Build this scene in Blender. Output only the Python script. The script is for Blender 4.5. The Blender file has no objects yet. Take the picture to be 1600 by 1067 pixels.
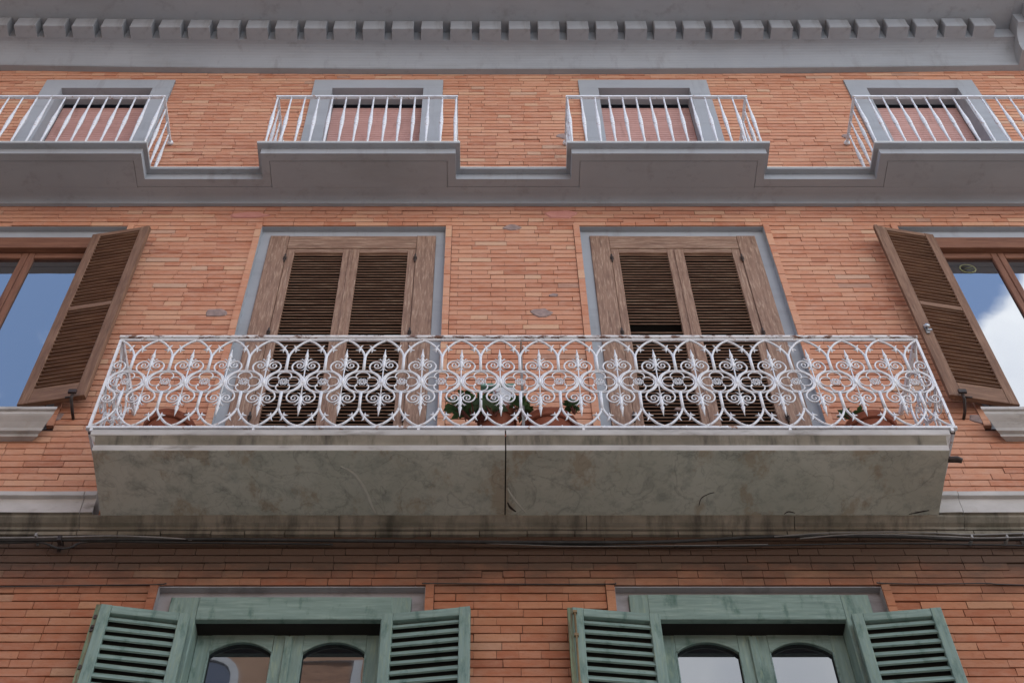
import bpy, math, random
from mathutils import Vector, Matrix
R = math.radians
random.seed(7)
S = bpy.context.scene
COL = S.collection

# ------------------------------------------------------------ camera
cam_d = bpy.data.cameras.new('camera'); cam = bpy.data.objects.new('camera', cam_d); COL.objects.link(cam)
cam.location = (0, -6, 1.6); cam.rotation_euler = (R(146), 0, 0)
cam_d.sensor_width = 36; cam_d.lens = 51.3; cam_d.shift_x = 0.02625; cam_d.clip_end = 500
S.camera = cam
# ------------------------------------------------------------ sky with clouds
W = bpy.data.worlds.new('World'); S.world = W; W.use_nodes = True
nt = W.node_tree; N = nt.nodes; L = nt.links; N.clear()
SUN_EL, SUN_AZ = R(58), R(25)          # sun behind the facade (azimuth from +Y towards +X)
sky = N.new('ShaderNodeTexSky'); sky.sky_type = 'NISHITA'; sky.sun_disc = False
sky.sun_elevation = SUN_EL; sky.sun_rotation = SUN_AZ
bg = N.new('ShaderNodeBackground'); bg.inputs[1].default_value = 0.125
bgc = N.new('ShaderNodeBackground'); bgc.inputs[0].default_value = (1.0, .985, .97, 1); bgc.inputs[1].default_value = .85
tc = N.new('ShaderNodeTexCoord')
nz = N.new('ShaderNodeTexNoise'); nz.inputs['Scale'].default_value = 3.4; nz.inputs['Detail'].default_value = 9; nz.inputs['Roughness'].default_value = .55
L.new(tc.outputs['Generated'], nz.inputs['Vector'])
dt = N.new('ShaderNodeVectorMath'); dt.operation = 'DOT_PRODUCT'
dt.inputs[1].default_value = (.5, -.1, -.86)
L.new(tc.outputs['Generated'], dt.inputs[0])
m1 = N.new('ShaderNodeMath'); m1.operation = 'MULTIPLY_ADD'; m1.inputs[1].default_value = 5; m1.inputs[2].default_value = 5*.462 + .03
L.new(dt.outputs['Value'], m1.inputs[0])
m1c = N.new('ShaderNodeMath'); m1c.operation = 'MAXIMUM'; m1c.inputs[1].default_value = -.14; L.new(m1.outputs[0], m1c.inputs[0])
m2 = N.new('ShaderNodeMath'); m2.operation = 'ADD'; L.new(m1c.outputs[0], m2.inputs[0]); L.new(nz.outputs['Fac'], m2.inputs[1])
mr = N.new('ShaderNodeMapRange'); mr.interpolation_type = 'SMOOTHSTEP'; mr.inputs['From Min'].default_value = .50; mr.inputs['From Max'].default_value = .57
L.new(m2.outputs[0], mr.inputs['Value'])
nz2 = N.new('ShaderNodeTexNoise'); nz2.inputs['Scale'].default_value = 7; nz2.inputs['Detail'].default_value = 5
L.new(tc.outputs['Generated'], nz2.inputs['Vector'])
cr = N.new('ShaderNodeValToRGB'); cr.color_ramp.elements[0].position = .3; cr.color_ramp.elements[1].position = .65
cr.color_ramp.elements[0].color = (.55, .60, .70, 1); cr.color_ramp.elements[1].color = (.95, .98, 1, 1)
L.new(nz2.outputs['Fac'], cr.inputs[0]); L.new(cr.outputs[0], bgc.inputs[0])
L.new(sky.outputs[0], bg.inputs[0])
mx = N.new('ShaderNodeMixShader'); L.new(mr.outputs[0], mx.inputs[0]); L.new(bg.outputs[0], mx.inputs[1]); L.new(bgc.outputs[0], mx.inputs[2])
wo = N.new('ShaderNodeOutputWorld'); L.new(mx.outputs[0], wo.inputs[0])
# ------------------------------------------------------------ sun
sd = bpy.data.lights.new('sun', 'SUN'); so = bpy.data.objects.new('sun', sd); COL.objects.link(so)
sd.energy = 3.0; sd.angle = R(.5); sd.color = (1, .95, .88)
dirv = Vector((math.sin(SUN_AZ)*math.cos(SUN_EL), math.cos(SUN_AZ)*math.cos(SUN_EL), math.sin(SUN_EL)))
so.rotation_euler = dirv.to_track_quat('Z', 'Y').to_euler(); so.location = (0, 20, 40)
S.view_settings.view_transform = 'Standard'; S.view_settings.look = 'None'; S.view_settings.gamma = 1
S.view_settings.exposure = 1.72
S.render.engine = 'CYCLES'
S.cycles.max_bounces = 8; S.cycles.diffuse_bounces = 5

# ------------------------------------------------------------ photo measurements -> metres (only used to read sizes off)
TH = R(56); F = 2280.
def at(px, py, Y=0.):
    phi = TH - math.atan((py-533.5)/F); d = 6+Y; z = d*math.tan(phi)
    return (px-758)/F*(d*math.cos(TH)+z*math.sin(TH)), z+1.6
def zat(py, Y=0.): return at(758, py, Y)[1]

# ------------------------------------------------------------ materials
def ramp(nd, stops):
    e = nd.color_ramp.elements
    while len(e) > 1: e.remove(e[-1])
    e[0].position = stops[0][0]; e[0].color = (*stops[0][1], 1)
    for p, c in stops[1:]:
        x = e.new(p); x.color = (*c, 1)
def material(name, stops, scale=(3, 3, 3), rough=.8, detail=8, bump=.15, bscale=40, bdist=.003, spec=.3,
             layer=None, layer2=None, metal=0, distortion=0, vein=None):
    """stops: colour ramp over a noise; layer = (colour, scale vec, lo, hi, strength) patches on top"""
    m = bpy.data.materials.new(name); m.use_nodes = True; t = m.node_tree; n = t.nodes; l = t.links
    b = n['Principled BSDF']; b.inputs['Roughness'].default_value = rough; b.inputs['Specular IOR Level'].default_value = spec
    b.inputs['Metallic'].default_value = metal
    c = n.new('ShaderNodeTexCoord'); mp = n.new('ShaderNodeMapping'); mp.inputs['Scale'].default_value = scale
    l.new(c.outputs['Object'], mp.inputs[0])
    a = n.new('ShaderNodeTexNoise'); a.inputs['Scale'].default_value = 1; a.inputs['Detail'].default_value = detail
    a.inputs['Roughness'].default_value = .62; a.inputs['Distortion'].default_value = distortion
    l.new(mp.outputs[0], a.inputs['Vector'])
    r = n.new('ShaderNodeValToRGB'); ramp(r, stops); l.new(a.outputs['Fac'], r.inputs[0])
    out = r.outputs[0]
    for k, ly in enumerate((layer, layer2)):
        if not ly: continue
        colr, sc, lo, hi, st = ly
        mp2 = n.new('ShaderNodeMapping'); mp2.inputs['Scale'].default_value = sc; mp2.inputs['Location'].default_value = (3.3*k+1.7, 5.1, 2.2)
        l.new(c.outputs['Object'], mp2.inputs[0])
        q = n.new('ShaderNodeTexNoise'); q.inputs['Scale'].default_value = 1; q.inputs['Detail'].default_value = 9; q.inputs['Roughness'].default_value = .65
        l.new(mp2.outputs[0], q.inputs['Vector'])
        g = n.new('ShaderNodeMapRange'); g.inputs['From Min'].default_value = lo; g.inputs['From Max'].default_value = hi; g.inputs['To Max'].default_value = st
        l.new(q.outputs['Fac'], g.inputs['Value'])
        x = n.new('ShaderNodeMix'); x.data_type = 'RGBA'; l.new(g.outputs[0], x.inputs[0]); l.new(out, x.inputs[6]); x.inputs[7].default_value = (*colr, 1)
        out = x.outputs[2]
    if vein:
        for vs_, wd_, st_ in ((2.6, .006, .32), (8.5, .010, .22)):
            q = n.new('ShaderNodeTexNoise'); q.inputs['Scale'].default_value = vs_; q.inputs['Detail'].default_value = 7; q.inputs['Distortion'].default_value = .9
            l.new(c.outputs['Object'], q.inputs['Vector'])
            g = n.new('ShaderNodeValToRGB'); ramp(g, [(.5-wd_*2, (0, 0, 0)), (.5, (st_, st_, st_)), (.5+wd_*2, (0, 0, 0))]); l.new(q.outputs['Fac'], g.inputs[0])
            x = n.new('ShaderNodeMix'); x.data_type = 'RGBA'; l.new(g.outputs[0], x.inputs[0]); l.new(out, x.inputs[6]); x.inputs[7].default_value = (*vein, 1)
            out = x.outputs[2]
    l.new(out, b.inputs['Base Color'])
    if bump:
        mb = n.new('ShaderNodeMapping'); mb.inputs['Scale'].default_value = tuple(s/max(scale)*bscale for s in scale); l.new(c.outputs['Object'], mb.inputs[0])
        q = n.new('ShaderNodeTexNoise'); q.inputs['Scale'].default_value = 1; q.inputs['Detail'].default_value = 6; l.new(mb.outputs[0], q.inputs['Vector'])
        u = n.new('ShaderNodeBump'); u.inputs['Strength'].default_value = bump; u.inputs['Distance'].default_value = bdist
        l.new(q.outputs['Fac'], u.inputs['Height']); l.new(u.outputs[0], b.inputs['Normal'])
    return m
M = {}
M['plaster'] = material('grey_painted_plaster', [(.3, (.285, .305, .335)), (.7, (.335, .355, .385))], (1.2, 1.2, 1.2), .85, bump=.25, bscale=30,
                        layer=((.205, .21, .21), (.6, 2, 4), .5, .78, .55), layer2=((.17, .165, .155), (7, 7, .9), .56, .76, .5))
M['plaster_dark'] = material('weathered_grey_plaster', [(.3, (.24, .23, .24)), (.7, (.32, .31, .32))], (2, 2, 2), .9, bump=.3,
                             layer=((.09, .085, .08), (3, 3, 6), .5, .72, .7))
M['marble'] = material('veined_grey_marble_slab', [(.25, (.37, .38, .33)), (.45, (.47, .48, .415)), (.6, (.54, .545, .48)), (.8, (.46, .465, .40))], (1.3, 1.3, 1.3), .7, detail=12, bump=.2,
                       layer=((.25, .265, .24), (9, 9, 9), .50, .66, .6), layer2=((.33, .25, .165), (4.5, 2.5, 2.6), .56, .63, .55), distortion=.4, vein=(.10, .10, .095))
M['marble_worn'] = material('worn_pale_marble', [(.3, (.42, .42, .37)), (.7, (.52, .52, .46))], (9, 9, 9), .8, bump=.2)
M['stone'] = material('pale_weathered_stone', [(.3, (.33, .315, .30)), (.7, (.50, .485, .47))], (2.5, 4, 4), .8, bump=.25,
                      layer=((.13, .115, .09), (3, 8, 9), .55, .72, .75), layer2=((.28, .2, .12), (5, 5, 2), .6, .75, .5))
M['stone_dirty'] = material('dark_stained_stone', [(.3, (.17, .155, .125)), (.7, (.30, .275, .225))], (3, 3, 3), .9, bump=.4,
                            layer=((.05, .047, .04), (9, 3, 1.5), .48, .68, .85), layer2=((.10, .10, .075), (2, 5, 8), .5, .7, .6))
M['ironpaint'] = material('white_painted_iron', [(.3, (.60, .62, .66)), (.7, (.74, .76, .79))], (9, 9, 9), .45, bump=.2, bscale=60, spec=.5,
                          layer=((.30, .13, .05), (19, 19, 19), .60, .66, .9), layer2=((.42, .43, .45), (24, 24, 24), .52, .7, .6))
M['ironrail'] = material('white_handrail_rust_spots', [(.3, (.6, .6, .62)), (.7, (.78, .77, .77))], (9, 9, 9), .5, bump=.3, bscale=60,
                         layer=((.13, .05, .022), (13, 30, 30), .51, .57, .95))
M['flash'] = material('pale_metal_flashing', [(.3, (.55, .58, .57)), (.7, (.72, .75, .73))], (6, 6, 6), .5, bump=0)
M['iron'] = material('dark_rusty_iron', [(.3, (.02, .016, .014)), (.7, (.06, .04, .035))], (20, 20, 20), .6, bump=.4)
M['dark'] = material('dark_interior_and_shade', [(.3, (.012, .011, .010)), (.7, (.02, .018, .016))], (3, 3, 3), .9, bump=0)  # also stands in for shade in the green window reveals and behind slats
def wood(name, c1, c2, c3, worn, vert=True, st=.8, lo=.5, hi=.66, dirt=None):
    sc = (38, 38, 3.2) if vert else (3.2, 38, 38)
    s2 = (70, 70, 7) if vert else (7, 70, 70)
    return material(name, [(.28, c1), (.5, c2), (.72, c3)], sc, .75, detail=7, bump=.5, bscale=60, bdist=.003,
                    layer=(worn, s2, lo, hi, st), layer2=dirt or (tuple(x*.35 for x in c1), tuple(x*.6 for x in s2), .6, .72, .6))
WD = dict(c1=(.135, .075, .052), c2=(.225, .135, .095), c3=(.30, .19, .135), worn=(.46, .34, .25), st=.6)
M['wood_v'] = wood('worn_brown_wood_upright', vert=True, **WD)
M['wood_h'] = wood('worn_brown_wood_crosswise', vert=False, **WD)
WS = dict(c1=(.10, .052, .032), c2=(.17, .09, .055), c3=(.24, .14, .09), worn=(.30, .19, .12), st=.6, lo=.54, hi=.7)
M['shut_v'] = wood('brown_shutter_wood_upright', vert=True, **WS)
M['shut_h'] = wood('brown_shutter_wood_slats', vert=False, **{**WS, 'worn': (.34, .21, .12)})
M['sash_v'] = wood('varnished_window_wood', (.11, .045, .028), (.17, .075, .045), (.22, .10, .06), (.26, .14, .09), True, .4, .55, .7)
M['sash_h'] = wood('varnished_window_wood_crosswise', (.11, .045, .028), (.17, .075, .045), (.22, .10, .06), (.26, .14, .09), False, .4, .55, .7)
GR = dict(c1=(.125, .185, .165), c2=(.17, .245, .22), c3=(.225, .31, .28), dirt=((.045, .10, .08), (11, 11, 4), .54, .68, .75))
M['green_v'] = wood('faded_green_paint_upright', worn=(.29, .35, .23), vert=True, st=.55, lo=.52, hi=.68, **GR)
M['green_h'] = wood('faded_green_paint_crosswise', worn=(.28, .36, .31), vert=False, st=.55, lo=.52, hi=.68, **GR)
M['green_old'] = wood('peeling_mossy_green_edge', (.05, .06, .035), (.14, .19, .12), (.22, .26, .15), (.12, .07, .04), True, .8, .46, .6)
M['blind'] = material('pink_roller_blind', [(.3, (.42, .235, .21)), (.7, (.52, .31, .28))], (3, 3, 12), .6, bump=0, layer=((.25, .13, .11), (9, 9, 2), .56, .7, .6))
M['terracotta'] = material('terracotta', [(.3, (.20, .062, .035)), (.7, (.29, .10, .06))], (8, 8, 8), .85, bump=.3)
M['leaf'] = material('dark_green_leaf', [(.3, (.05, .115, .04)), (.7, (.11, .20, .07))], (12, 12, 12), .55, bump=0)
M['leaf_pale'] = material('pale_succulent_leaf', [(.3, (.11, .19, .10)), (.7, (.2, .3, .17))], (12, 12, 12), .55, bump=0)
M['twig'] = material('reddish_twig', [(.3, (.10, .03, .025)), (.7, (.17, .06, .04))], (12, 12, 12), .7, bump=0)
M['bud'] = material('red_bud', [(.3, (.30, .05, .03)), (.7, (.42, .10, .05))], (12, 12, 12), .6, bump=0)
M['whitebag'] = material('white_plastic_packet', [(.3, (.62, .66, .7)), (.7, (.75, .78, .8))], (12, 12, 12), .4, bump=.3)
M['greenbag'] = material('green_plastic_band', [(.3, (.12, .30, .22)), (.7, (.18, .36, .28))], (12, 12, 12), .4, bump=0)
M['cable_black'] = material('black_cable', [(.3, (.02, .02, .02)), (.7, (.045, .045, .045))], (12, 12, 12), .5, bump=0)
M['cable_pale'] = material('pale_grey_cable', [(.3, (.17, .165, .16)), (.7, (.27, .265, .26))], (12, 12, 12), .5, bump=0)
M['brass'] = material('old_brass_rod', [(.3, (.14, .09, .04)), (.7, (.26, .18, .09))], (20, 20, 20), .55, bump=.2)
M['steel'] = material('zinc_latch', [(.3, (.3, .31, .32)), (.7, (.5, .52, .54))], (30, 30, 30), .35, bump=0, metal=.7)
M['patch'] = material('grey_mortar_patch', [(.3, (.20, .15, .14)), (.7, (.33, .24, .22))], (20, 20, 20), .9, bump=.4)
M['pinkpaint'] = material('faded_pink_paint_patch', [(.3, (.42, .18, .15)), (.7, (.5, .24, .2))], (10, 10, 10), .9, bump=.2)
M['street'] = material('street_stone_paving', [(.3, (.14, .138, .13)), (.7, (.19, .188, .18))], (1, 1, 1), .8, bump=.2)
M['render_brown'] = material('brown_render', [(.3, (.20, .125, .085)), (.7, (.25, .16, .11))], (2, 2, 2), .9, bump=.2)
M['yellow'] = material('yellow_green_print', [(.3, (.14, .14, .06)), (.7, (.2, .2, .09))], (9, 9, 9), .5, bump=0)
M['black'] = material('black_print', [(.3, (.015, .015, .015)), (.7, (.03, .03, .03))], (9, 9, 9), .5, bump=0)

def glass(name, refl, tint=(1, 1, 1), base=(.012, .013, .016)):
    m = bpy.data.materials.new(name); m.use_nodes = True; t = m.node_tree; n = t.nodes; l = t.links
    b = n['Principled BSDF']; b.inputs['Base Color'].default_value = (*base, 1); b.inputs['Roughness'].default_value = .03
    g = n.new('ShaderNodeBsdfGlossy'); g.inputs['Roughness'].default_value = .01; g.inputs['Color'].default_value = (*tint, 1)
    q = n.new('ShaderNodeTexNoise'); q.inputs['Scale'].default_value = 1.3; c = n.new('ShaderNodeTexCoord'); l.new(c.outputs['Object'], q.inputs['Vector'])
    u = n.new('ShaderNodeBump'); u.inputs['Strength'].default_value = .12; u.inputs['Distance'].default_value = .02; l.new(q.outputs['Fac'], u.inputs['Height']); l.new(u.outputs[0], g.inputs['Normal'])
    x = n.new('ShaderNodeMixShader'); x.inputs[0].default_value = refl
    l.new(b.outputs[0], x.inputs[1]); l.new(g.outputs[0], x.inputs[2]); l.new(x.outputs[0], n['Material Output'].inputs[0])
    return m
M['glass'] = glass('reflecting_window_glass', .32)
M['glass_old'] = glass('old_window_glass', .13)

# brick: tone per brick + wear + soot + tint bands by height
def brick_mat():
    m = bpy.data.materials.new('thin_terracotta_brick'); m.use_nodes = True; t = m.node_tree; n = t.nodes; l = t.links
    b = n['Principled BSDF']; b.inputs['Roughness'].default_value = .88; b.inputs['Specular IOR Level'].default_value = .25
    a = n.new('ShaderNodeAttribute'); a.attribute_name = 'tone'
    r = n.new('ShaderNodeValToRGB')
    ramp(r, [(0, (.34, .125, .07)), (.25, (.43, .175, .10)), (.5, (.49, .225, .135)), (.68, (.53, .275, .17)), (.84, (.54, .33, .21)), (.94, (.48, .31, .22)), (1, (.33, .18, .13))])
    l.new(a.outputs['Fac'], r.inputs[0])
    c = n.new('ShaderNodeTexCoord')
    def noise(scale, det, mp):
        k = n.new('ShaderNodeMapping'); k.inputs['Scale'].default_value = mp; l.new(c.outputs['Object'], k.inputs[0])
        q = n.new('ShaderNodeTexNoise'); q.inputs['Scale'].default_value = scale; q.inputs['Detail'].default_value = det; q.inputs['Roughness'].default_value = .65
        l.new(k.outputs[0], q.inputs['Vector']); return q.outputs['Fac']
    def mixc(prev, fac, lo, hi, st, colr, mode='MIX'):
        g = n.new('ShaderNodeMapRange'); g.inputs['From Min'].default_value = lo; g.inputs['From Max'].default_value = hi; g.inputs['To Max'].default_value = st
        l.new(fac, g.inputs['Value']); x = n.new('ShaderNodeMix'); x.data_type = 'RGBA'; x.blend_type = mode
        l.new(g.outputs[0], x.inputs[0]); l.new(prev, x.inputs[6]); x.inputs[7].default_value = (*colr, 1); return x.outputs[2]
    o = r.outputs[0]
    o = mixc(o, noise(1, 10, (9, 9, 22)), .42, .75, .62, (.53, .335, .25))       # chalky bloom
    o = mixc(o, noise(1, 8, (30, 30, 60)), .55, .7, .45, (.27, .11, .07))        # pits
    o = mixc(o, noise(1, 6, (.8, .8, 1.1)), .48, .72, .40, (.55, .30, .19))      # wide pale zones
    # ragged height bands; the middle one is soot under the lower ledge
    sp = n.new('ShaderNodeSeparateXYZ'); l.new(c.outputs['Object'], sp.inputs[0])
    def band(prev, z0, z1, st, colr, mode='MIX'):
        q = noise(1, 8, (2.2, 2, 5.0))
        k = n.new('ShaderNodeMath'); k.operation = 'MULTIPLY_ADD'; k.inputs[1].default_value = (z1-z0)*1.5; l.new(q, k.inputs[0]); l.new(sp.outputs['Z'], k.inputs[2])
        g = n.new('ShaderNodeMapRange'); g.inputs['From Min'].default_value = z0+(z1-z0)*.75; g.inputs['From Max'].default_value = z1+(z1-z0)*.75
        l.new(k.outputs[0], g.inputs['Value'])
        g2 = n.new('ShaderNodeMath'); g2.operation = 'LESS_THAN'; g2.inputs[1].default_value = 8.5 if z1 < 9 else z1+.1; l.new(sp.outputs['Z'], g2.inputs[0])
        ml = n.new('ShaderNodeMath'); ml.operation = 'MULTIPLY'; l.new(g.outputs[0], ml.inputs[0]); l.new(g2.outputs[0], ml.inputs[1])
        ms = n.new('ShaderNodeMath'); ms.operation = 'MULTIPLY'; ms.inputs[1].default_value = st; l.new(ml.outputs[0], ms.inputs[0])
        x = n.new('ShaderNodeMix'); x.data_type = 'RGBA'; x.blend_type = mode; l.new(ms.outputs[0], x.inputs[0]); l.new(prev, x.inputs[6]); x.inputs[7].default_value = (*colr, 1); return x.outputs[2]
    o = band(o, 6.3, 7.7, 1.0, (.70, .60, .52), 'MULTIPLY')  # multiply tint darkening the lower storey, stronger towards the ledge
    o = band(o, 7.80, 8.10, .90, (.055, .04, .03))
    o = band(o, 12.25, 12.56, .45, (.30, .15, .12))  # weaker reddish-brown band just below the upper ledge
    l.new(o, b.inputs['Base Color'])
    u = n.new('ShaderNodeBump'); u.inputs['Strength'].default_value = .6; u.inputs['Distance'].default_value = .004
    l.new(noise(1, 8, (25, 25, 60)), u.inputs['Height']); l.new(u.outputs[0], b.inputs['Normal'])
    return m
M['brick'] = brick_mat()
M['mortar'] = material('dark_mortar', [(.3, (.045, .028, .024)), (.7, (.12, .075, .06))], (30, 30, 30), .95, bump=.4,
                       layer=((.34, .26, .21), (6, 6, 8), .60, .72, .7))

# ------------------------------------------------------------ mesh builder
class MB:
    def __init__(s): s.v = []; s.f = []; s.m = []; s.sm = []; s.mi = 0; s.tone = []
    def add(s, vs, fs, smooth=False):
        o = len(s.v); s.v += [tuple(p) for p in vs]
        for f in fs: s.f.append(tuple(i+o for i in f)); s.m.append(s.mi); s.sm.append(smooth)
    def box(s, x0, x1, y0, y1, z0, z1):
        s.add([(x0,y0,z0),(x1,y0,z0),(x1,y1,z0),(x0,y1,z0),(x0,y0,z1),(x1,y0,z1),(x1,y1,z1),(x0,y1,z1)],
              [(0,3,2,1),(4,5,6,7),(0,1,5,4),(1,2,6,5),(2,3,7,6),(3,0,4,7)]); return s
    def bevbox(s, x0, x1, y0, y1, z0, z1, b=.004):
        # box whose front (low y) edges are chamfered
        P = [(x0,y1,z0),(x1,y1,z0),(x1,y1,z1),(x0,y1,z1),(x0,y0+b,z0),(x1,y0+b,z0),(x1,y0+b,z1),(x0,y0+b,z1),
             (x0+b,y0,z0+b),(x1-b,y0,z0+b),(x1-b,y0,z1-b),(x0+b,y0,z1-b)]
        s.add(P, [(0,1,2,3),(0,4,5,1),(1,5,6,2),(2,6,7,3),(3,7,4,0),(4,8,9,5),(5,9,10,6),(6,10,11,7),(7,11,8,4),(8,11,10,9)]); return s
    def tube(s, pts, r, n=6, caps=True):
        pts = [Vector(p) for p in pts]; k = len(pts); rr = r if isinstance(r, (list, tuple)) else [r]*k
        o = []; 
        for i, p in enumerate(pts):
            t = (pts[min(i+1, k-1)]-pts[max(i-1, 0)]).normalized()
            ref = Vector((0, 1, 0)) if abs(t.y) < .9 else Vector((0, 0, 1))
            a = t.cross(ref).normalized(); b = a.cross(t)
            for j in range(n):
                q = 2*math.pi*(j+.5)/n; o.append(p+a*math.cos(q)*rr[i]+b*math.sin(q)*rr[i])
        fs = [(i*n+j, i*n+(j+1) % n, (i+1)*n+(j+1) % n, (i+1)*n+j) for i in range(k-1) for j in range(n)]
        if caps: fs += [tuple(range(n))[::-1], tuple((k-1)*n+j for j in range(n))]
        s.add(o, fs, True); return s
    def lathe(s, c, prof, n=12, axis='z', caps=True):
        o = []; c = Vector(c)
        for r, h in prof:
            for j in range(n):
                q = 2*math.pi*j/n
                d = Vector((math.cos(q)*r, math.sin(q)*r, h)) if axis == 'z' else Vector((math.cos(q)*r, h, math.sin(q)*r))
                o.append(c+d)
        k = len(prof)
        fs = [(i*n+j, i*n+(j+1) % n, (i+1)*n+(j+1) % n, (i+1)*n+j) for i in range(k-1) for j in range(n)]
        if caps: fs += [tuple(range(n))[::-1], tuple((k-1)*n+j for j in range(n))]
        s.add(o, fs, True); return s
    def extr(s, prof, xs, dz=lambda x: 0.):
        """profile [(Y,z)] swept along X at stations xs; closed at both ends"""
        k = len(prof); o = [(x, y, z+dz(x)) for x in xs for y, z in prof]
        fs = [(i*k+j, i*k+(j+1) % k, (i+1)*k+(j+1) % k, (i+1)*k+j) for i in range(len(xs)-1) for j in range(k)]
        fs += [tuple(range(k))[::-1], tuple((len(xs)-1)*k+j for j in range(k))]
        s.add(o, fs); return s
    def build(s, name, mat, parent=None, xf=None):
        me = bpy.data.meshes.new(name); me.from_pydata(s.v, [], s.f); 
        for mm in (mat if isinstance(mat, list) else [mat]): me.materials.append(mm)
        me.polygons.foreach_set('material_index', s.m); me.polygons.foreach_set('use_smooth', s.sm)
        if s.tone:
            at_ = me.attributes.new('tone', 'FLOAT', 'FACE'); at_.data.foreach_set('value', s.tone)
        me.update()
        import bmesh
        bm = bmesh.new(); bm.from_mesh(me); bmesh.ops.recalc_face_normals(bm, faces=bm.faces); bm.to_mesh(me); bm.free()
        o = bpy.data.objects.new(name, me); COL.objects.link(o)
        if parent: o.parent = parent
        if xf is not None: o.matrix_local = xf
        return o
def empty(name, loc=(0, 0, 0), parent=None):
    o = bpy.data.objects.new(name, None); COL.objects.link(o); o.location = loc; o.empty_display_size = .1
    if parent: o.parent = parent
    return o
def tag(o, label=None, cat=None, group=None, kind=None):
    for k, x in (('label', label), ('category', cat), ('group', group), ('kind', kind)):
        if x: o[k] = x
    return o
def dup(o, parent, loc=None, label=None):
    c = o.copy(); COL.objects.link(c); c.parent = parent
    if loc is not None: c.location = loc
    if label: c['label'] = label
    for ch in o.children:
        d = ch.copy(); COL.objects.link(d); d.parent = c
    return c
def smooth(pts, k=4):
    P = [Vector(p) for p in pts]; out = []
    for i in range(len(P)-1):
        a, b, c, d = P[max(i-1, 0)], P[i], P[i+1], P[min(i+2, len(P)-1)]
        for j in range(k):
            t = j/k; out.append(.5*((2*b)+(c-a)*t+(2*a-5*b+4*c-d)*t*t+(3*b-a-3*c+d)*t**3))
    out.append(P[-1]); return out

# ============================================================ THE HOUSE
house = tag(empty('apartment_building', (0, 0, 0)), 'thin brick apartment house with grey cornice, iron balconies and shuttered windows', 'building')
XL, XR = -7.6, 7.6
UPC = [-3.73, -1.058, 1.566, 4.215]; MIDC = [-3.735, -1.09, 1.548, 4.19]; LOWC = [-1.135, 1.545]
ZMT = 12.195; ZLT = 7.915; ZUT = 15.13; SL_T = 8.615; ZUF = 12.70
SILL_Z = zat(635, -.15)
holes = [(c-.64, c+.64, ZUF-.05, ZUT) for c in UPC]
holes += [(c-.765, c+.765, SL_T-.05, ZMT) for c in MIDC[1:3]] + [(c-.765, c+.765, SILL_Z-.03, ZMT) for c in (MIDC[0], MIDC[3])]
holes += [(c-.785, c+.785, 5.6, ZLT) for c in LOWC]
def free(x0, x1, z0, z1):
    segs = [(x0, x1)]
    for a, b, c, d in holes:
        if d <= z0+.004 or c >= z1-.004: continue
        ns = []
        for p, q in segs:
            if b <= p or a >= q: ns.append((p, q)); continue
            if a > p: ns.append((p, a))
            if b < q: ns.append((b, q))
        segs = ns
    return segs
# mortar backing sheet with the openings cut out, openings lined
mb = MB()
zs = sorted({5.0, 17.2} | {h[2] for h in holes} | {h[3] for h in holes})
for z0, z1 in zip(zs, zs[1:]):
    for a, b in free(XL, XR, z0, z1): mb.add([(a, .016, z0), (b, .016, z0), (b, .016, z1), (a, .016, z1)], [(0, 1, 2, 3)])
mb.build('mortar_bed', M['mortar'], house)
# bricks: every brick modelled, one mesh (a surface pattern)
mb = MB(); PIT = .065
def put_brick(x0, x1, z0, z1, yf=0., t=None):
    j = lambda s: random.uniform(-s, s)
    y = yf-random.uniform(0, .0028)+(.006 if random.random() < .02 else 0)
    tl = j(.0009)
    P = [(x0+j(.0012), y+j(.001), z0+tl+j(.0005)), (x1+j(.0012), y+j(.001), z0-tl+j(.0005)), (x1+j(.0012), y+j(.001), z1-tl+j(.0005)), (x0+j(.0012), y+j(.001), z1+tl+j(.0005))]
    B = [(p[0], .019, p[2]) for p in P]
    mb.add(P+B, [(0, 1, 2, 3), (0, 4, 5, 1), (1, 5, 6, 2), (2, 6, 7, 3), (3, 7, 4, 0)])
    if t is None:
        t = min(1, max(0, random.gauss(.46, .155)))
        if random.random() < .018: t = random.uniform(.85, 1)
    mb.tone += [t]*5
k = 0; z = 5.0
while z < 15.62:
    z1 = z+PIT; off = (k % 2)*.125+random.uniform(-.02, .02)
    for a, b in free(XL, XR, z+.006, z1-.001):
        near_open = [h for h in holes[4:] if h[2] < z1 and h[3] > z]
        a2 = a+.052 if any(abs(a-h[1]) < .001 for h in near_open) else a
        b2 = b-.052 if any(abs(b-h[0]) < .001 for h in near_open) else b
        if b2-a2 < .05: continue
        x = a2; first = True
        while x < b2-.001:
            ln = .262 if random.random() < .62 else .127
            ln *= random.uniform(.97, 1.03)
            if first: ln = .262*((x*7.31+k*.5) % 1)*.8+.06; first = False
            if b2-(x+ln) < .05: ln = b2-x
            g = random.uniform(.0015, .0045)
            put_brick(x+g*.5, x+ln-g*.5, z+.0046+random.uniform(0, .0012), z1-.0046)
            x += ln
    z = z1; k += 1
# cut-brick borders that stand a little proud round middle and lower openings
for (a, b, c, d) in holes[4:]:
    for s, xe in ((-1, a), (1, b)):
        zz = c
        while zz < d+.03:
            h = random.choice([.13, .13, .195, .065]); h = min(h, d+.045-zz)
            if h < .02: break
            x0, x1 = (xe-.050, xe) if s < 0 else (xe, xe+.050)
            put_brick(x0, x1, zz+.002, zz+h-.002, -.012, min(1, max(0, random.gauss(.5, .15)))); zz += h
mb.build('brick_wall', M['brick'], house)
# base storey below the picture
MB().box(XL, XR, 0, .5, 0, 5.0).build('rendered_base_wall', M['plaster_dark'], house)
MB().box(XL, XR, .55, 8, 0, 17.0).build('house_body', M['dark'], house)
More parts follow.
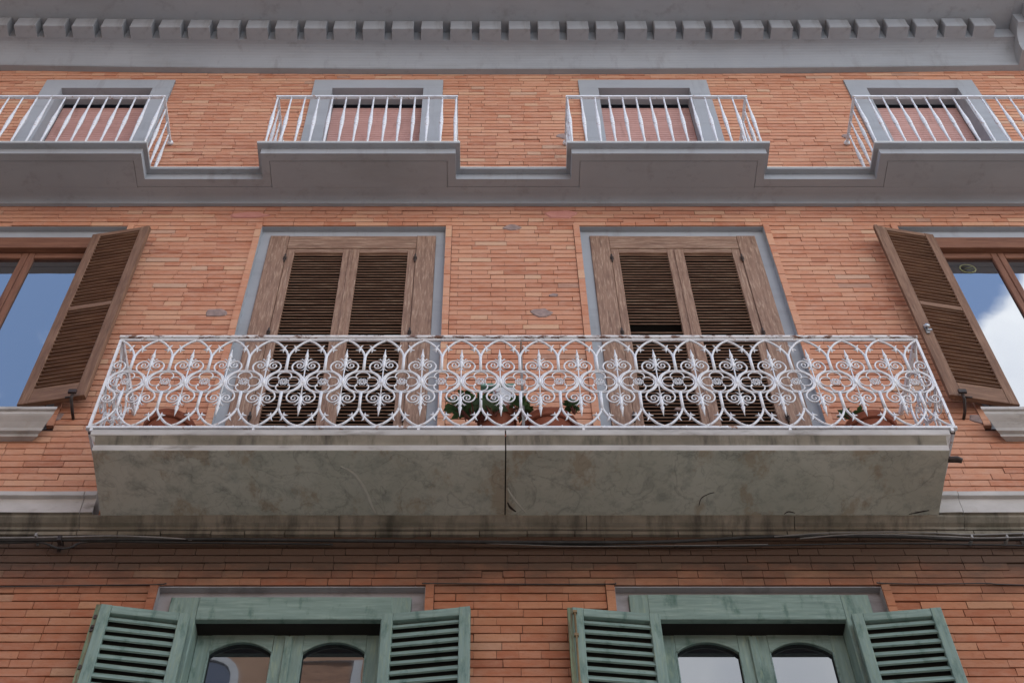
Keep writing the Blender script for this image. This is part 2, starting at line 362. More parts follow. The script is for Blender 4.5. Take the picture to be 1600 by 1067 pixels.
# patches on the brick
def patch(px, py, w, h, mat, n=11):
    x, z = at(px, py); mb = MB(); P = []
    for j in range(n):
        q = 2*math.pi*j/n; r = random.uniform(.75, 1.1); P.append((x+math.cos(q)*w/2*r, z+math.sin(q)*h/2*r))
    vs = [(a, -.009, c) for a, c in P]+[(a+(a-x)*.12, .0, c+(c-z)*.12) for a, c in P]
    mb.add(vs, [tuple(range(n))]+[(j, (j+1) % n, n+(j+1) % n, n+j) for j in range(n)]); mb.build('plaster_patch', mat, house)
patch(337, 490, .17, .11, M['patch']); patch(845, 489, .16, .11, M['patch']); patch(865, 462, .07, .045, M['patch']); patch(800, 356, .15, .09, M['patch'])
patch(878, 336, .26, .13, M['pinkpaint']); patch(390, 337, .32, .10, M['pinkpaint']); patch(882, 214, .14, .10, M['patch']); patch(1323, 214, .10, .10, M['patch'])
patch(1060, 640, .05, .03, M['patch']); patch(70, 652, .25, .12, M['patch']); patch(1535, 655, .2, .10, M['patch'])

# ------------------------------------------------------------ top cornice
xs = [XL+i*(5.40-XL)/24 for i in range(25)]
CZ = zat(117)
dzc = lambda x: .0042*x*x*(1.0 if x < 0 else .8)
def cornice_prof(o, a=.17, b=.265):
    p = [(.3, CZ), (-.062-o, CZ), (-.062-o, CZ+.012)]
    for i in range(0, 11):
        q = i/10*math.pi/2; p.append((-.066-o-a*(1-math.cos(q)), CZ+.014+(b-.014)*math.sin(q)))
    zd = CZ+b
    return p+[(-.256-o, zd), (-.256-o, zd+.205), (-.98-o, zd+.205), (-.98-o, zd+.29), (-1.02-o, zd+.29), (-1.07-o, zd+.42), (.3, zd+.5)]
corn = MB().extr(cornice_prof(0), xs, dzc).build('cornice', M['plaster'], house)
corn_end = MB().extr(cornice_prof(.16), [5.402, 6.4, XR], dzc).build('cornice', M['plaster'], house)
DP = .2952; zd = CZ+.265
md = MB(); bx = .004
md.bevbox(-.109, .109, -.383, -.250, 0.002, .2055, .006)
dent = md.build('dentil', M['plaster'], corn); x0d = -4.78+.109
ks = [i for i in range(-10, 40) if XL+.15 < x0d+i*DP < 5.26]
for n_, i in enumerate(ks):
    x = x0d+i*DP; o = dent if n_ == 0 else dup(dent, corn)
    o.location = (x, 0, zd+dzc(x)-.003)
for n_ in range(6): o = dup(dent, corn_end); o.location = (5.60+n_*DP, -.16, zd+dzc(5.5+n_*DP)-.003)

# ------------------------------------------------------------ upper ledge with four balconies
ZB = 12.5905; YS, YB = -.24, -.48
BAL = [(-4.55, -2.877), (-1.879, -.247), (.725, 2.356), (3.306, 4.98)]
def ledge_piece(m, x0, x1, yf, yb, flash=True):
    m.mi = 0
    m.box(x0, x1, yf, yb, ZB+.02, ZB+.088)
def groove_layer(m, boxes):
    for b in boxes: m.box(b[0], b[1], b[2], b[3], ZB, ZB+.0195)
gaps = [(XL, BAL[0][0])]+[(BAL[i][1], BAL[i+1][0]) for i in range(3)]+[(BAL[3][1], XR)]
for x0, x1 in BAL:
    m = MB(); m.box(x0, x1, YB, YS, ZB+.02, ZB+.088)
    groove_layer(m, [(x0, x1, YB, YB+.07), (x0, x0+.07, YB+.07, YS+.07), (x1-.07, x1, YB+.07, YS+.07), (x0+.074, x1-.074, YB+.074, YS+.08)])
    m.box(x0-.035, x1+.035, YB-.052, YS-.053, ZB+.0885, ZB+.106)
    m.mi = 1
    m.box(x0-.037, x1+.037, YB-.056, YS-.0535, ZB+.1065, ZB+.118)
    sl = m.build('balcony_slab', [M['plaster'], M['flash']], house)
m = MB()
m.box(XL, XR, YS+.0005, .2, ZB+.02, ZB+.088)
for x0, x1 in gaps:
    groove_layer(m, [(x0+.0005, x1-.0005, YS, YS+.07), (x0-.07, x1+.07, YS+.074, -.105)])
    m.box(x0+.0355, x1-.0355, YS-.052, .1, ZB+.0885, ZB+.106)
for x0, x1 in BAL:
    groove_layer(m, [(x0+.0705, x1-.0705, YS+.081, -.105)])
    m.box(x0-.035, x1+.035, YS-.0525, .1, ZB+.0885, ZB+.106)
m.mi = 1
m.box(XL, XR, YS-.056, .1, ZB+.1068, ZB+.117)
m.mi = 0
zj = zat(323)
m.extr([(.2, zj), (-.031, zj), (-.031, zj+.03)]+[(-.034-.07*(1-math.cos(q)), zj+.03+(ZB-zj-.03)*math.sin(q)) for q in [i/8*math.pi/2 for i in range(1, 9)]]+[(.2, ZB)], [XL+i*(XR-XL)/20 for i in range(21)])
m.build('string_course', [M['plaster'], M['flash']], house)
# low white balusters railings
def bal_mesh():
    H = .985; m = MB()
    p = [(.008, 0), (.0085, .13), (.0115, .14), (.0115, .155), (.0085, .165), (.0115, .28), (.0165, .44), (.0185, .49), (.0185, .50), (.013, .508), (.013, .52), (.0185, .528), (.0175, .55), (.012, .66), (.0080, .78), (.0105, .79), (.0105, .805), (.0078, .815), (.0078, 1.)]
    m.lathe((0, 0, 0), [(r, h*H) for r, h in p], 8); return m
b0 = None
for bi, (x0, x1) in enumerate(BAL):
    zt = 13.72; zb = ZB+.125; xa, xb = x0+.015, x1-.012; yr = -.475
    m = MB(); m.box(xa-.014, xb+.014, yr-.014, yr+.014, zt-.012, zt+.010)
    for x in (xa, xb): m.box(x-.012, x+.012, yr+.0145, .02, zt-.012, zt+.010)
    m2 = MB(); m2.box(xa-.008, xb+.008, yr-.008, yr+.008, zb+.012, zb+.022)
    for x in (xa, xb):
        m2.box(x-.008, x+.008, yr+.0085, .02, zb+.012, zb+.022)
        m.lathe((x, -.008, zt), [(.001, -.03), (.022, -.03), (.03, -.01), (.022, .0), (.001, .0)], 10, 'y')
    rl = m.build('balcony_railing', M['ironpaint'], house); m2.build('bottom_rail', M['ironpaint'], rl)
    n = 14 if bi in (1, 2) else 14
    pts = [(xa+(xb-xa)*i/(n-1), yr) for i in range(n)]+[(x, yr+.475*(j/4)) for x in (xa, xb) for j in (1, 2, 3)]
    for x, y in pts:
        if b0 is None: b0 = bal_mesh().build('baluster', M['ironpaint'], rl); o = b0
        else: o = dup(b0, rl)
        o.location = (x, y, zb+.01); o.rotation_euler.z = random.uniform(0, 1)

# ------------------------------------------------------------ upper windows
for c in UPC:
    m = MB(); hw = .45; zt = 14.935
    # plaster surround, slightly proud, lining a deep reveal
    for a, b in ((c-.64, c-hw), (c+hw, c+.64)): m.box(a, b, -.02, .16, ZUF-.04, zt)
    m.box(c-.64, c+.64, -.02, .16, zt+.0005, ZUT)
    w = m.build('window', M['plaster'], house)
    m = MB()
    zz = ZUF-.03
    while zz < zt-.06:
        m.extr([(.178, zz), (.170, zz+.006), (.166, zz+.018), (.166, zz+.034), (.172, zz+.0445), (.182, zz+.0445), (.182, zz)], [c-hw+.0005, c+hw-.0005]); zz += .046
    m.build('roller_blind', M['blind'], w)
    MB().box(c-hw, c+hw, .2, .24, ZUF, zt).build('blind_box', M['dark'], w)

# ------------------------------------------------------------ louvre leaf (built facing -Y, hinge edge at x=0, spans +x)
def leaf(w_, h_, stile, top, bot, pitch, mats, mid=None, slat_d=.028, slat_t=.006, thick=.038, ang=38, skip=(), bow=0):
    """origin bottom hinge corner; returns builder pair (frame, slats) in local coordinates"""
    f_ = MB(); hh = MB()
    f_.bevbox(0, stile, 0, thick, 0, h_, .003); f_.bevbox(w_-stile, w_, 0, thick, 0, h_, .003)
    hh.bevbox(stile+.0005, w_-stile-.0005, .002, thick-.002, h_-top, h_-.001, .003); hh.bevbox(stile+.0005, w_-stile-.0005, .002, thick-.002, .001, bot, .003)
    zs_ = [(bot, h_-top)]
    if mid:
        hh.bevbox(stile+.0005, w_-stile-.0005, .001, thick-.002, mid, mid+.055, .003); zs_ = [(bot, mid), (mid+.055, h_-top)]
    sl = MB(); ca, sa = math.cos(R(ang)), math.sin(R(ang)); i = 0
    for za, zb_ in zs_:
        n = int((zb_-za)/pitch); st = (zb_-za)/n
        for k_ in range(n):
            i += 1
            if i in skip: continue
            zc = za+(k_+.5)*st; yc = thick/2; a2 = R(ang+random.uniform(-2.5, 2.5)); ca, sa = math.cos(a2), math.sin(a2)
            P = []
            for u, t_ in ((-.5, -.5), (.5, -.5), (.5, .5), (-.5, .5)):
                P.append((yc+u*slat_d*ca+t_*slat_t*sa, zc+u*slat_d*sa-t_*slat_t*ca))
            j1, j2 = random.uniform(-.0028, .0028), random.uniform(-.0028, .0028)
            sl.add([(stile-.004, y, z_+j1) for y, z_ in P]+[(w_-stile+.004, y, z_+j2) for y, z_ in P],
                   [(0, 1, 5, 4), (1, 2, 6, 5), (2, 3, 7, 6), (3, 0, 4, 7), (0, 3, 2, 1), (4, 5, 6, 7)])
    return f_, hh, sl
def put_leaf(parent, name, xf, mats, frame, rails, slats):
    """one shutter mesh: stiles, rails and slats with three materials"""
    m = MB()
    for i, q in enumerate((frame, rails, slats)):
        m.mi = i; m.add(q.v, q.f)
    return m.build(name, mats, parent, xf)

# ------------------------------------------------------------ French doors on the long balcony
for di, c in enumerate(MIDC[1:3]):
    door = tag(empty('french_door', (0, 0, 0), house))
    zt = ZMT; zb = SL_T
    m = MB(); gy = .043
    zg = zat(370.5, gy)
    m.box(c-.765, c-.685, gy, .12, zb, zt-.0005); m.box(c+.685, c+.765, gy, .12, zb, zt-.0005); m.box(c-.6845, c+.6845, gy, .12, zg, zt-.0005)
    # thin reveal lining
    m.box(c-.765, c-.762, -.004, gy-.0005, zb, zt); m.box(c+.762, c+.765, -.004, gy-.0005, zb, zt); m.box(c-.7615, c+.7615, -.002, gy-.0005, zt-.004, zt)
    m.build('door_surround', M['plaster'], door)
    fy = .028; zi = zat(387, fy); hw = .525
    m = MB()
    m.bevbox(c-.684, c-hw-.003, fy, .11, zb, zg-.003, .004); m.bevbox(c+hw+.003, c+.684, fy, .11, zb, zg-.003, .004)
    m.mi = 1; m.bevbox(c-hw-.002, c+hw+.002, fy+.004, .11, zi, zg-.003, .004)
    m.build('door_frame', [M['wood_v'], M['wood_h']], door)
    h_ = zi-.012-zb; lw = hw-.002
    for s in (-1, 1):
        fr, ra, sl = leaf(lw, h_, .064, .055, .16, .040, None, mid=.30, slat_d=.036, slat_t=.0075, thick=.04, ang=50, skip=((47, 48) if (di == 1 and s == -1) else ()))
        X = Matrix.Translation((c+s*hw, .036, zb+.006)) @ (Matrix.Identity(4) if s < 0 else Matrix.Scale(-1, 4, (1, 0, 0)))
        # louvres upside: front edge low, so seen from the street you look between them
        put_leaf(door, 'shutter_leaf', X, [M['wood_v'], M['wood_h'], M['wood_h']], fr, ra, sl)
    MB().bevbox(c-.012, c+.012, .026, .0355, zb+.02, zi-.03, .003).build('cover_strip', M['wood_v'], door)
    MB().box(c-.6, c+.6, .13, .16, zb, zg).build('inner_door', M['dark'], door)
    for s in (-1, 1):
        for hz in (zi-.17, zi-1.25, zi-2.3):
            hg = MB()
            hg.lathe((c+s*(hw+.001), fy-.004, hz), [(.001, -.06), (.007, -.055), (.009, 0), (.013, .002), (.009, .006), (.007, .055), (.001, .06)], 8)
            hg.box(c+s*(hw+.001)-.014, c+s*(hw+.001)+.014, fy-.004, fy-.001, hz-.02, hz+.02)
            hg.build('hinge', M['iron'], door)

# ------------------------------------------------------------ side windows of the middle floor
for wi, (c, s) in enumerate(((MIDC[0], 1), (MIDC[3], -1))):          # s: side on which the shown shutter hangs
    win = empty('window', (0, 0, 0), house)
    zt = ZMT; zb = SILL_Z; gy = .043; zg = zat(372, gy); hw = .525; fy = .03; zi = zat(386, fy)
    m = MB()
    m.box(c-.765, c-.685, gy, .12, zb, zt-.0005); m.box(c+.685, c+.765, gy, .12, zb, zt-.0005); m.box(c-.6845, c+.6845, gy, .12, zg, zt-.0005)
    m.box(c-.7645, c+.7645, -.002, gy-.0005, zt-.004, zt)
    m.build('window_surround', M['plaster'], win)
    m = MB()
    m.bevbox(c-.684, c-hw, fy, .16, zb, zg-.003, .004); m.bevbox(c+hw, c+.684, fy, .16, zb, zg-.003, .004)
    m.mi = 1; m.bevbox(c-hw+.0005, c+hw-.0005, fy+.004, .16, zi, zg-.003, .004)
    m.build('window_frame', [M['sash_v'], M['sash_h']], win)
    # casements
    gy2 = .085; ztop = zi-.001
    for q in (-1, 1):
        a, b = (c-hw+.001, c-.002) if q < 0 else (c+.002, c+hw-.001)
        m = MB(); st = .052
        m.bevbox(a, a+st, gy2, gy2+.05, zb, ztop, .006); m.bevbox(b-st, b, gy2, gy2+.05, zb, ztop, .006)
        m.mi = 1; m.bevbox(a+st+.0005, b-st-.0005, gy2+.002, gy2+.05, ztop-.075, ztop, .006); m.bevbox(a+st+.0005, b-st-.0005, gy2+.002, gy2+.05, zb, zb+.09, .006)
        ca_ = m.build('casement', [M['sash_v'], M['sash_h']], win)
        g = MB(); g.box(a+st-.004, b-st+.004, gy2+.022, gy2+.028, zb+.085, ztop-.07)
        g.build('pane', M['glass'], win)
    if s < 0:
        m = MB(); xx, zz = at(1512, 420, gy2+.02); xx += .0; 
        ring = [(r, y) for r, y in ((.068, 0), (.068, -.003), (.056, -.003), (.056, 0))]
        m.lathe((xx, gy2+.021, zz), ring, 24, 'y'); 
        for q_ in (1, -1): m.tube([(xx-.045, gy2+.0145, zz-.028*q_), (xx+.045, gy2+.0145, zz+.028*q_)], .0022, 4)
        m.mi = 1; m.lathe((xx, gy2+.0215, zz), [(.001, -.0045), (.0555, -.0045), (.0555, 0), (.001, 0)], 24, 'y')
        m.build('round_sticker', [M['yellow'], M['black']], win)
    # sill
    m = MB(); T = SILL_Z; e = c+s*.80 if s > 0 else c-.80
    prof = [(.02, T), (-.15, T), (-.15, T-.028), (-.135, T-.032), (-.135, T-.06), (-.128, T-.07), (-.10, T-.10), (-.075, T-.135), (-.07, T-.16), (-.045, T-.165), (-.045, T-.19), (.02, T-.19)]
    a, b = c-.86, c+.86
    # mitred returns: shrink the profile at the ends
    stn = []
    k_ = len(prof); vs = []
    def ring_at(x, off): return [(x-(prof[i][0]+.15)*off*1.0, prof[i][0], prof[i][1]) for i in range(k_)]
    vs = ring_at(a, -1)+ring_at(b, 1)
    fs = [(j, (j+1) % k_, k_+(j+1) % k_, k_+j) for j in range(k_)]+[tuple(range(k_))[::-1], tuple(k_+j for j in range(k_))]
    m.add(vs, fs); m.build('sill', M['stone'], win)
    # dark back of the room
    # open shutters, folded back against the brick
    hw2 = .525
    for q in (-1, 1):
        ztS = zat(374, 0)-.01; h_ = ztS-zat(629, -.07)
        fr, ra, sl = leaf(.485, h_, .075, .05, .17, .047, None, mid=h_*.50, slat_d=.034, slat_t=.007, thick=.04, ang=-10)
        ang = R(-10) if q > 0 else R(10)
        X = Matrix.Translation((c+q*hw2, -.052, ztS-h_)) @ Matrix.Rotation(ang, 4, 'Z') @ (Matrix.Identity(4) if q > 0 else Matrix.Scale(-1, 4, (1, 0, 0)))
        sh = put_leaf(win, 'shutter', X, [M['shut_v'], M['shut_h'], M['shut_h']], fr, ra, sl)
        if q == s:
            if s < 0:
                k2 = MB(); lx = c+q*(hw2+.455); ly = -.052-.455*math.sin(R(10))-.006
                _, zl = at(1441, 515, -.14)
                k2.box(lx-.012, lx+.012, ly-.012, ly-.001, zl-.05, zl+.05); k2.lathe((lx, ly-.013, zl+.01), [(.001, -.03), (.018, -.028), (.02, -.012), (.010, -.008), (.010, 0)], 10, 'y')
                k2.box(lx-.005, lx+.03, ly-.022, ly-.013, zl-.03, zl-.018); k2.build('shutter_latch', M['steel'], win)
                k3 = MB(); k3.mi = 0; k3.box(c+q*(hw2+.485)-.014, c+q*(hw2+.485)+.014, -.052-.485*math.sin(R(10))-.002, -.052-.485*math.sin(R(10))+.03, ztS-h_-.002, ztS+.008)
                k3.build('meeting_stile', M['shut_v'], win)
            hx = c+q*.93
            k2 = MB(); zk = ztS-h_; k2.tube([(hx, .01, zk-.10), (hx, -.06, zk-.09), (hx-.005, -.135, zk-.05), (hx-.008, -.15, zk+.02)], .011, 6)
            k2.box(hx-.035, hx+.02, -.165, -.148, zk-.005, zk+.03); k2.tube([(hx, -.14, zk-.03), (hx-.05*q, -.14, zk-.035)], .008, 6)
            k2.build('shutter_dog', M['iron'], win)

# ------------------------------------------------------------ lower windows (green)
for li, c in enumerate(LOWC):
    win = empty('window', (0, 0, 0), house); zt = ZLT; zb = 5.6; gy = .045; zg = zat(934 if li == 0 else 930, gy-.01)
    m = MB(); xg = .705
    m.box(c-.785, c-xg, gy, .12, zb, zt-.0005); m.box(c+xg, c+.785, gy, .12, zb, zt-.0005); m.box(c-xg+.0005, c+xg-.0005, gy, .12, zg, zt-.0005)
    m.box(c-.7845, c+.7845, -.002, gy-.0005, zt-.006, zt); m.box(c-.785, c-.781, -.002, gy-.0005, zb, zt-.007); m.box(c+.781, c+.785, -.002, gy-.0005, zb, zt-.007)
    m.build('window_surround', M['plaster_dark'], win)
    fy = .02; zi = zat(967, fy); hw = .535
    m = MB(); m.bevbox(c-xg+.002, c-hw, fy+.004, .2, zb, zg-.002, .004); m.bevbox(c+hw, c+xg-.002, fy+.004, .2, zb, zg-.002, .004)
    m.mi = 1; m.bevbox(c-hw+.0005-(.06 if li else .0), c+hw-.0005+(.0 if li else .06), fy, .055, zi, zg-.004, .004)
    m.build('window_frame', [M['green_v'], M['green_h']], win)
    MB().box(c-hw, c+hw, .0555, .30, zi+.004, zi+.2).build('reveal_head_shade', M['dark'], win)  # near-black box, shade inside the reveal put into its colour
    gy2 = .15; top = zi+.0035
    for q in (-1, 1):
        a, b = (c-hw+.001, c-.003) if q < 0 else (c+.003, c+hw-.001); st = .085
        m = MB(); m.bevbox(a, a+st, gy2, gy2+.045, zb, top, .004); m.bevbox(b-st, b, gy2, gy2+.045, zb, top, .004)
        # arched head: plate with segmental opening
        zsp = zat(1018, gy2); rise = .085; n = 14; P = []
        xa, xb = a+st+.0005, b-st-.0005
        arc = [(xa+(xb-xa)*i/n, zsp+rise*math.sin(math.pi*i/n)**.75) for i in range(n+1)]
        for yy in (gy2+.001, gy2+.044): P += [(x, yy, z_) for x, z_ in arc]+[(x, yy, top) for x, z_ in arc]
        k_ = n+1; fs = []
        for i in range(n):
            fs += [(i, i+1, k_+i+1, k_+i), (2*k_+i, 2*k_+i+1, 3*k_+i+1, 3*k_+i), (i, 2*k_+i, 2*k_+i+1, i+1), (k_+i, k_+i+1, 3*k_+i+1, 3*k_+i)]
        m.mi = 1; m.add(P, fs)
        m.tube([(x, gy2+.003, z_-.002) for x, z_ in arc], .007, 6)
        m.tube([(arc[0][0]-.002, gy2+.003, zb), (arc[0][0]-.002, gy2+.003, zsp)], .006, 6); m.tube([(arc[-1][0]+.002, gy2+.003, zb), (arc[-1][0]+.002, gy2+.003, zsp)], .006, 6)
        m.build('arched_casement', [M['green_v'], M['green_h']], win)
        MB().box(xa-.005, xb+.005, gy2+.026, gy2+.031, zb, zsp+rise+.03).build('pane', M['glass_old'], win)
    MB().bevbox(c-.022, c+.022, gy2-.014, gy2-.0005, zb, top-.02, .004).build('centre_strip', M['green_v'], win)
    # open shutters
    for q in (-1, 1):
        ztS = zat(958, -.05); h_ = ztS-zb-.05; lw = .505
        fr, ra, sl = leaf(lw, h_, .062, .062, .12, .069, None, slat_d=.057, slat_t=.011, thick=.04, ang=61)
        sl.add([(.05, .0375, .1), (lw-.05, .0375, .1), (lw-.05, .0375, h_-.05), (.05, .0375, h_-.05), (.05, .0395, .1), (lw-.05, .0395, .1), (lw-.05, .0395, h_-.05), (.05, .0395, h_-.05)], [(0, 1, 2, 3), (7, 6, 5, 4), (0, 4, 5, 1), (2, 6, 7, 3)]); sl_back = 4  # added dark sheet behind the slats, stands in for shade in the gaps
        dg = {(0, -1): 9, (0, 1): 7, (1, -1): 6, (1, 1): 6}[(li, q)]
        X = Matrix.Translation((c+q*(hw+.012), -.050, zb+.05)) @ Matrix.Rotation(R(-dg if q > 0 else dg), 4, 'Z') @ (Matrix.Identity(4) if q > 0 else Matrix.Scale(-1, 4, (1, 0, 0)))
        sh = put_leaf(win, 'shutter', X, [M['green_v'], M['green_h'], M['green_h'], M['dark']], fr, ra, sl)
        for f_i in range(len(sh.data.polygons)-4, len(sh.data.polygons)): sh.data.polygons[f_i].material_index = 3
        if q < 0:
            # worn meeting edge and bolt rod down the free edge
            ex = c+q*(hw+.012+lw*math.cos(R(dg))); ey = -.050-lw*math.sin(R(dg))
            MB().box(ex-.028, ex-.001, ey+.004, ey+.045, zb+.05, ztS-.002).build('meeting_edge', M['green_old'], win)
            if li == 1:
                r = MB(); r.tube([(ex+.012, ey-.010, zb+.1), (ex+.012, ey-.010, ztS-.04)], .006, 8)
                for zz in (ztS-.06, ztS-.24, ztS-.6): r.box(ex+.0, ex+.024, ey-.018, ey-.001, zz, zz+.018)
                r.build('bolt_rod', M['brass'], win)
            else:
                r = MB()
                for zz in (ztS-.12, ztS-.20, ztS-.22, ztS-.5): r.box(ex-.02, ex-.004, ey-.002, ey+.003, zz, zz+.03)
                r.build('bolt_keep', M['iron'], win)

# ------------------------------------------------------------ lower string course
za = zat(767, -.13); zc = zat(800, -.105)
prof = [(.2, za), (-.13, za), (-.13, za-.038), (-.105, za-.044), (-.103, zc+.001), (-.106, zc), (-.088, zc-.004), (-.086, zc-.022), (-.06, zc-.045), (-.035, zc-.055), (-.033, zc-.075), (.2, zc-.075)]
def rough_extr(mbx, prof, x0, x1, n, amp):
    k_ = len(prof); st = [x0+(x1-x0)*i/n for i in range(n+1)]; o = []
    for x in st:
        jj = random.uniform(-amp, amp)
        o += [(x, y+(jj if y < 0 else 0)*random.uniform(.4, 1), z_+jj*random.uniform(-1, 1)) for y, z_ in prof]
    fs = [(i*k_+j, i*k_+(j+1) % k_, (i+1)*k_+(j+1) % k_, (i+1)*k_+j) for i in range(n) for j in range(k_)]
    fs += [tuple(range(k_))[::-1], tuple(n*k_+j for j in range(k_))]
    fi0 = len(mbx.f); mbx.add(o, fs)
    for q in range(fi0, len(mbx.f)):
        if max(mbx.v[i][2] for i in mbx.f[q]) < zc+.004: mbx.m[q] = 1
cuts = [XL, -4.6, -2.53]; m = MB(); rough_extr(m, prof, XL, -4.81, 10, .0015); rough_extr(m, prof, -4.805, -2.50, 14, .0015)
rough_extr(m, [p for p in prof], -2.496, -2.42, 2, .003)
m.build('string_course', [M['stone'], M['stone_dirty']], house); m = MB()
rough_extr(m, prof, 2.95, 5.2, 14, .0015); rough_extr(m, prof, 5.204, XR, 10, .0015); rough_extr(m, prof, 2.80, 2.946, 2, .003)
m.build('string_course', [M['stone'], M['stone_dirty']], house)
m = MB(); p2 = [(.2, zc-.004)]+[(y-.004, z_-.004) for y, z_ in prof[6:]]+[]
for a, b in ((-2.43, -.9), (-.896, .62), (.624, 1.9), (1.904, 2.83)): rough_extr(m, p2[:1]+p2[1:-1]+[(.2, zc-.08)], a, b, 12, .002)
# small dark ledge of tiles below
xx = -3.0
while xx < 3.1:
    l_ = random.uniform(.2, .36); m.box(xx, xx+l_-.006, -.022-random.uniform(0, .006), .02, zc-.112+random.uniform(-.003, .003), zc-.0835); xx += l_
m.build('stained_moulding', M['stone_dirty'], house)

# ------------------------------------------------------------ long marble balcony slab (two stones)
ZM = 8.4495
bp = [(.1, 8.615), (-.625, 8.615), (-.629, 8.610), (-.629, 8.566), (-.625, 8.560), (-.622, 8.556), (-.600, 8.520), (-.592, 8.500), (-.600, 8.496), (-.603, 8.488), (-.597, ZM+.002), (-.592, ZM), (.1, ZM)]
for a, b in ((-2.375, .119), (.127, 2.800)):
    m = MB(); n = 26; k_ = len(bp); o = []
    for i in range(n+1):
        x = a+(b-a)*i/n; jj = random.uniform(-.0012, .0012)
        for (y, z_) in bp:
            xx = x
            # returns of the moulding on the outer ends
            inset = (y+.638)*1.0 if y > -.5 else (y+.638)
            if z_ < 8.56 and y < .05:
                if i == 0 and a < -1: xx = a+.030
                if i == n and b > 2: xx = b-.030
            o.append((xx, y+(jj if y < 0 else 0), z_+jj*.6))
    fs = [(i*k_+j, i*k_+(j+1) % k_, (i+1)*k_+(j+1) % k_, (i+1)*k_+j) for i in range(n) for j in range(k_)]
    fs += [tuple(range(k_))[::-1], tuple(n*k_+j for j in range(k_))]
    m.add(o, fs)
    for fi, f_ in enumerate(m.f):
        zsum = [m.v[q][2] for q in f_]
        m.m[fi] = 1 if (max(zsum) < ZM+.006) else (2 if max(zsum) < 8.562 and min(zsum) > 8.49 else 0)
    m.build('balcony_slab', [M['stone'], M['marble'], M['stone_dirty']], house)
MB().box(.1195, .1265, -.58, .1, ZM+.012, 8.605).build('joint_filling', M['dark'], house)
def scar(pts, wd, mat):
    m = MB(); P = smooth([(at(x, y, 0)[0]*0+X_, Y_, 0) for (x, y, X_, Y_) in pts], 5); k_ = len(P); vs = []
    for i, p in enumerate(P):
        t_ = (P[min(i+1, k_-1)]-P[max(i-1, 0)]).normalized(); nn = Vector((-t_.y, t_.x, 0)); h_ = wd*(.35+.65*math.sin(math.pi*(i+.4)/k_))*random.uniform(.7, 1.1)
        vs += [(p.x+nn.x*h_, p.y+nn.y*h_, ZM-.0008), (p.x-nn.x*h_, p.y-nn.y*h_, ZM-.0008), (p.x, p.y, ZM-.004)]
    fs = []
    for i in range(k_-1): a_ = i*3; fs += [(a_, a_+2, a_+5, a_+3), (a_+2, a_+1, a_+4, a_+5)]
    m.add(vs, fs); m.build('slab_scar', mat, house)
def und(px, py):
    phi = TH-math.atan((py-533.5)/F); d = (ZM-1.6)/math.tan(phi); return (px, py, (px-758)/F*(d*math.cos(TH)+(ZM-1.6)*math.sin(TH)), d-6)
scar([und(*p) for p in ((532, 728), (552, 740), (568, 762), (578, 785), (586, 801))], .016, M['marble_worn'])
scar([und(*p) for p in ((793, 762), (800, 775), (812, 790), (822, 801))], .009, M['marble_worn'])
scar([und(*p) for p in ((793, 784), (797, 792), (806, 799))], .008, M['iron'])
scar([und(*p) for p in ((1092, 790), (1096, 778), (1108, 771), (1116, 769))], .003, M['iron'])
scar([und(*p) for p in ((1225, 803), (1232, 799), (1242, 801))], .005, M['iron'])
scar([und(*p) for p in ((1420, 803), (1440, 799), (1452, 797))], .006, M['iron'])
# iron drain spout
MB().tube([(2.74, -.40, 8.60), (2.82, -.42, 8.585), (2.88, -.43, 8.575), (2.905, -.43, 8.56)], [.02, .02, .022, .016], 8).build('drain_spout', M['iron'], house)

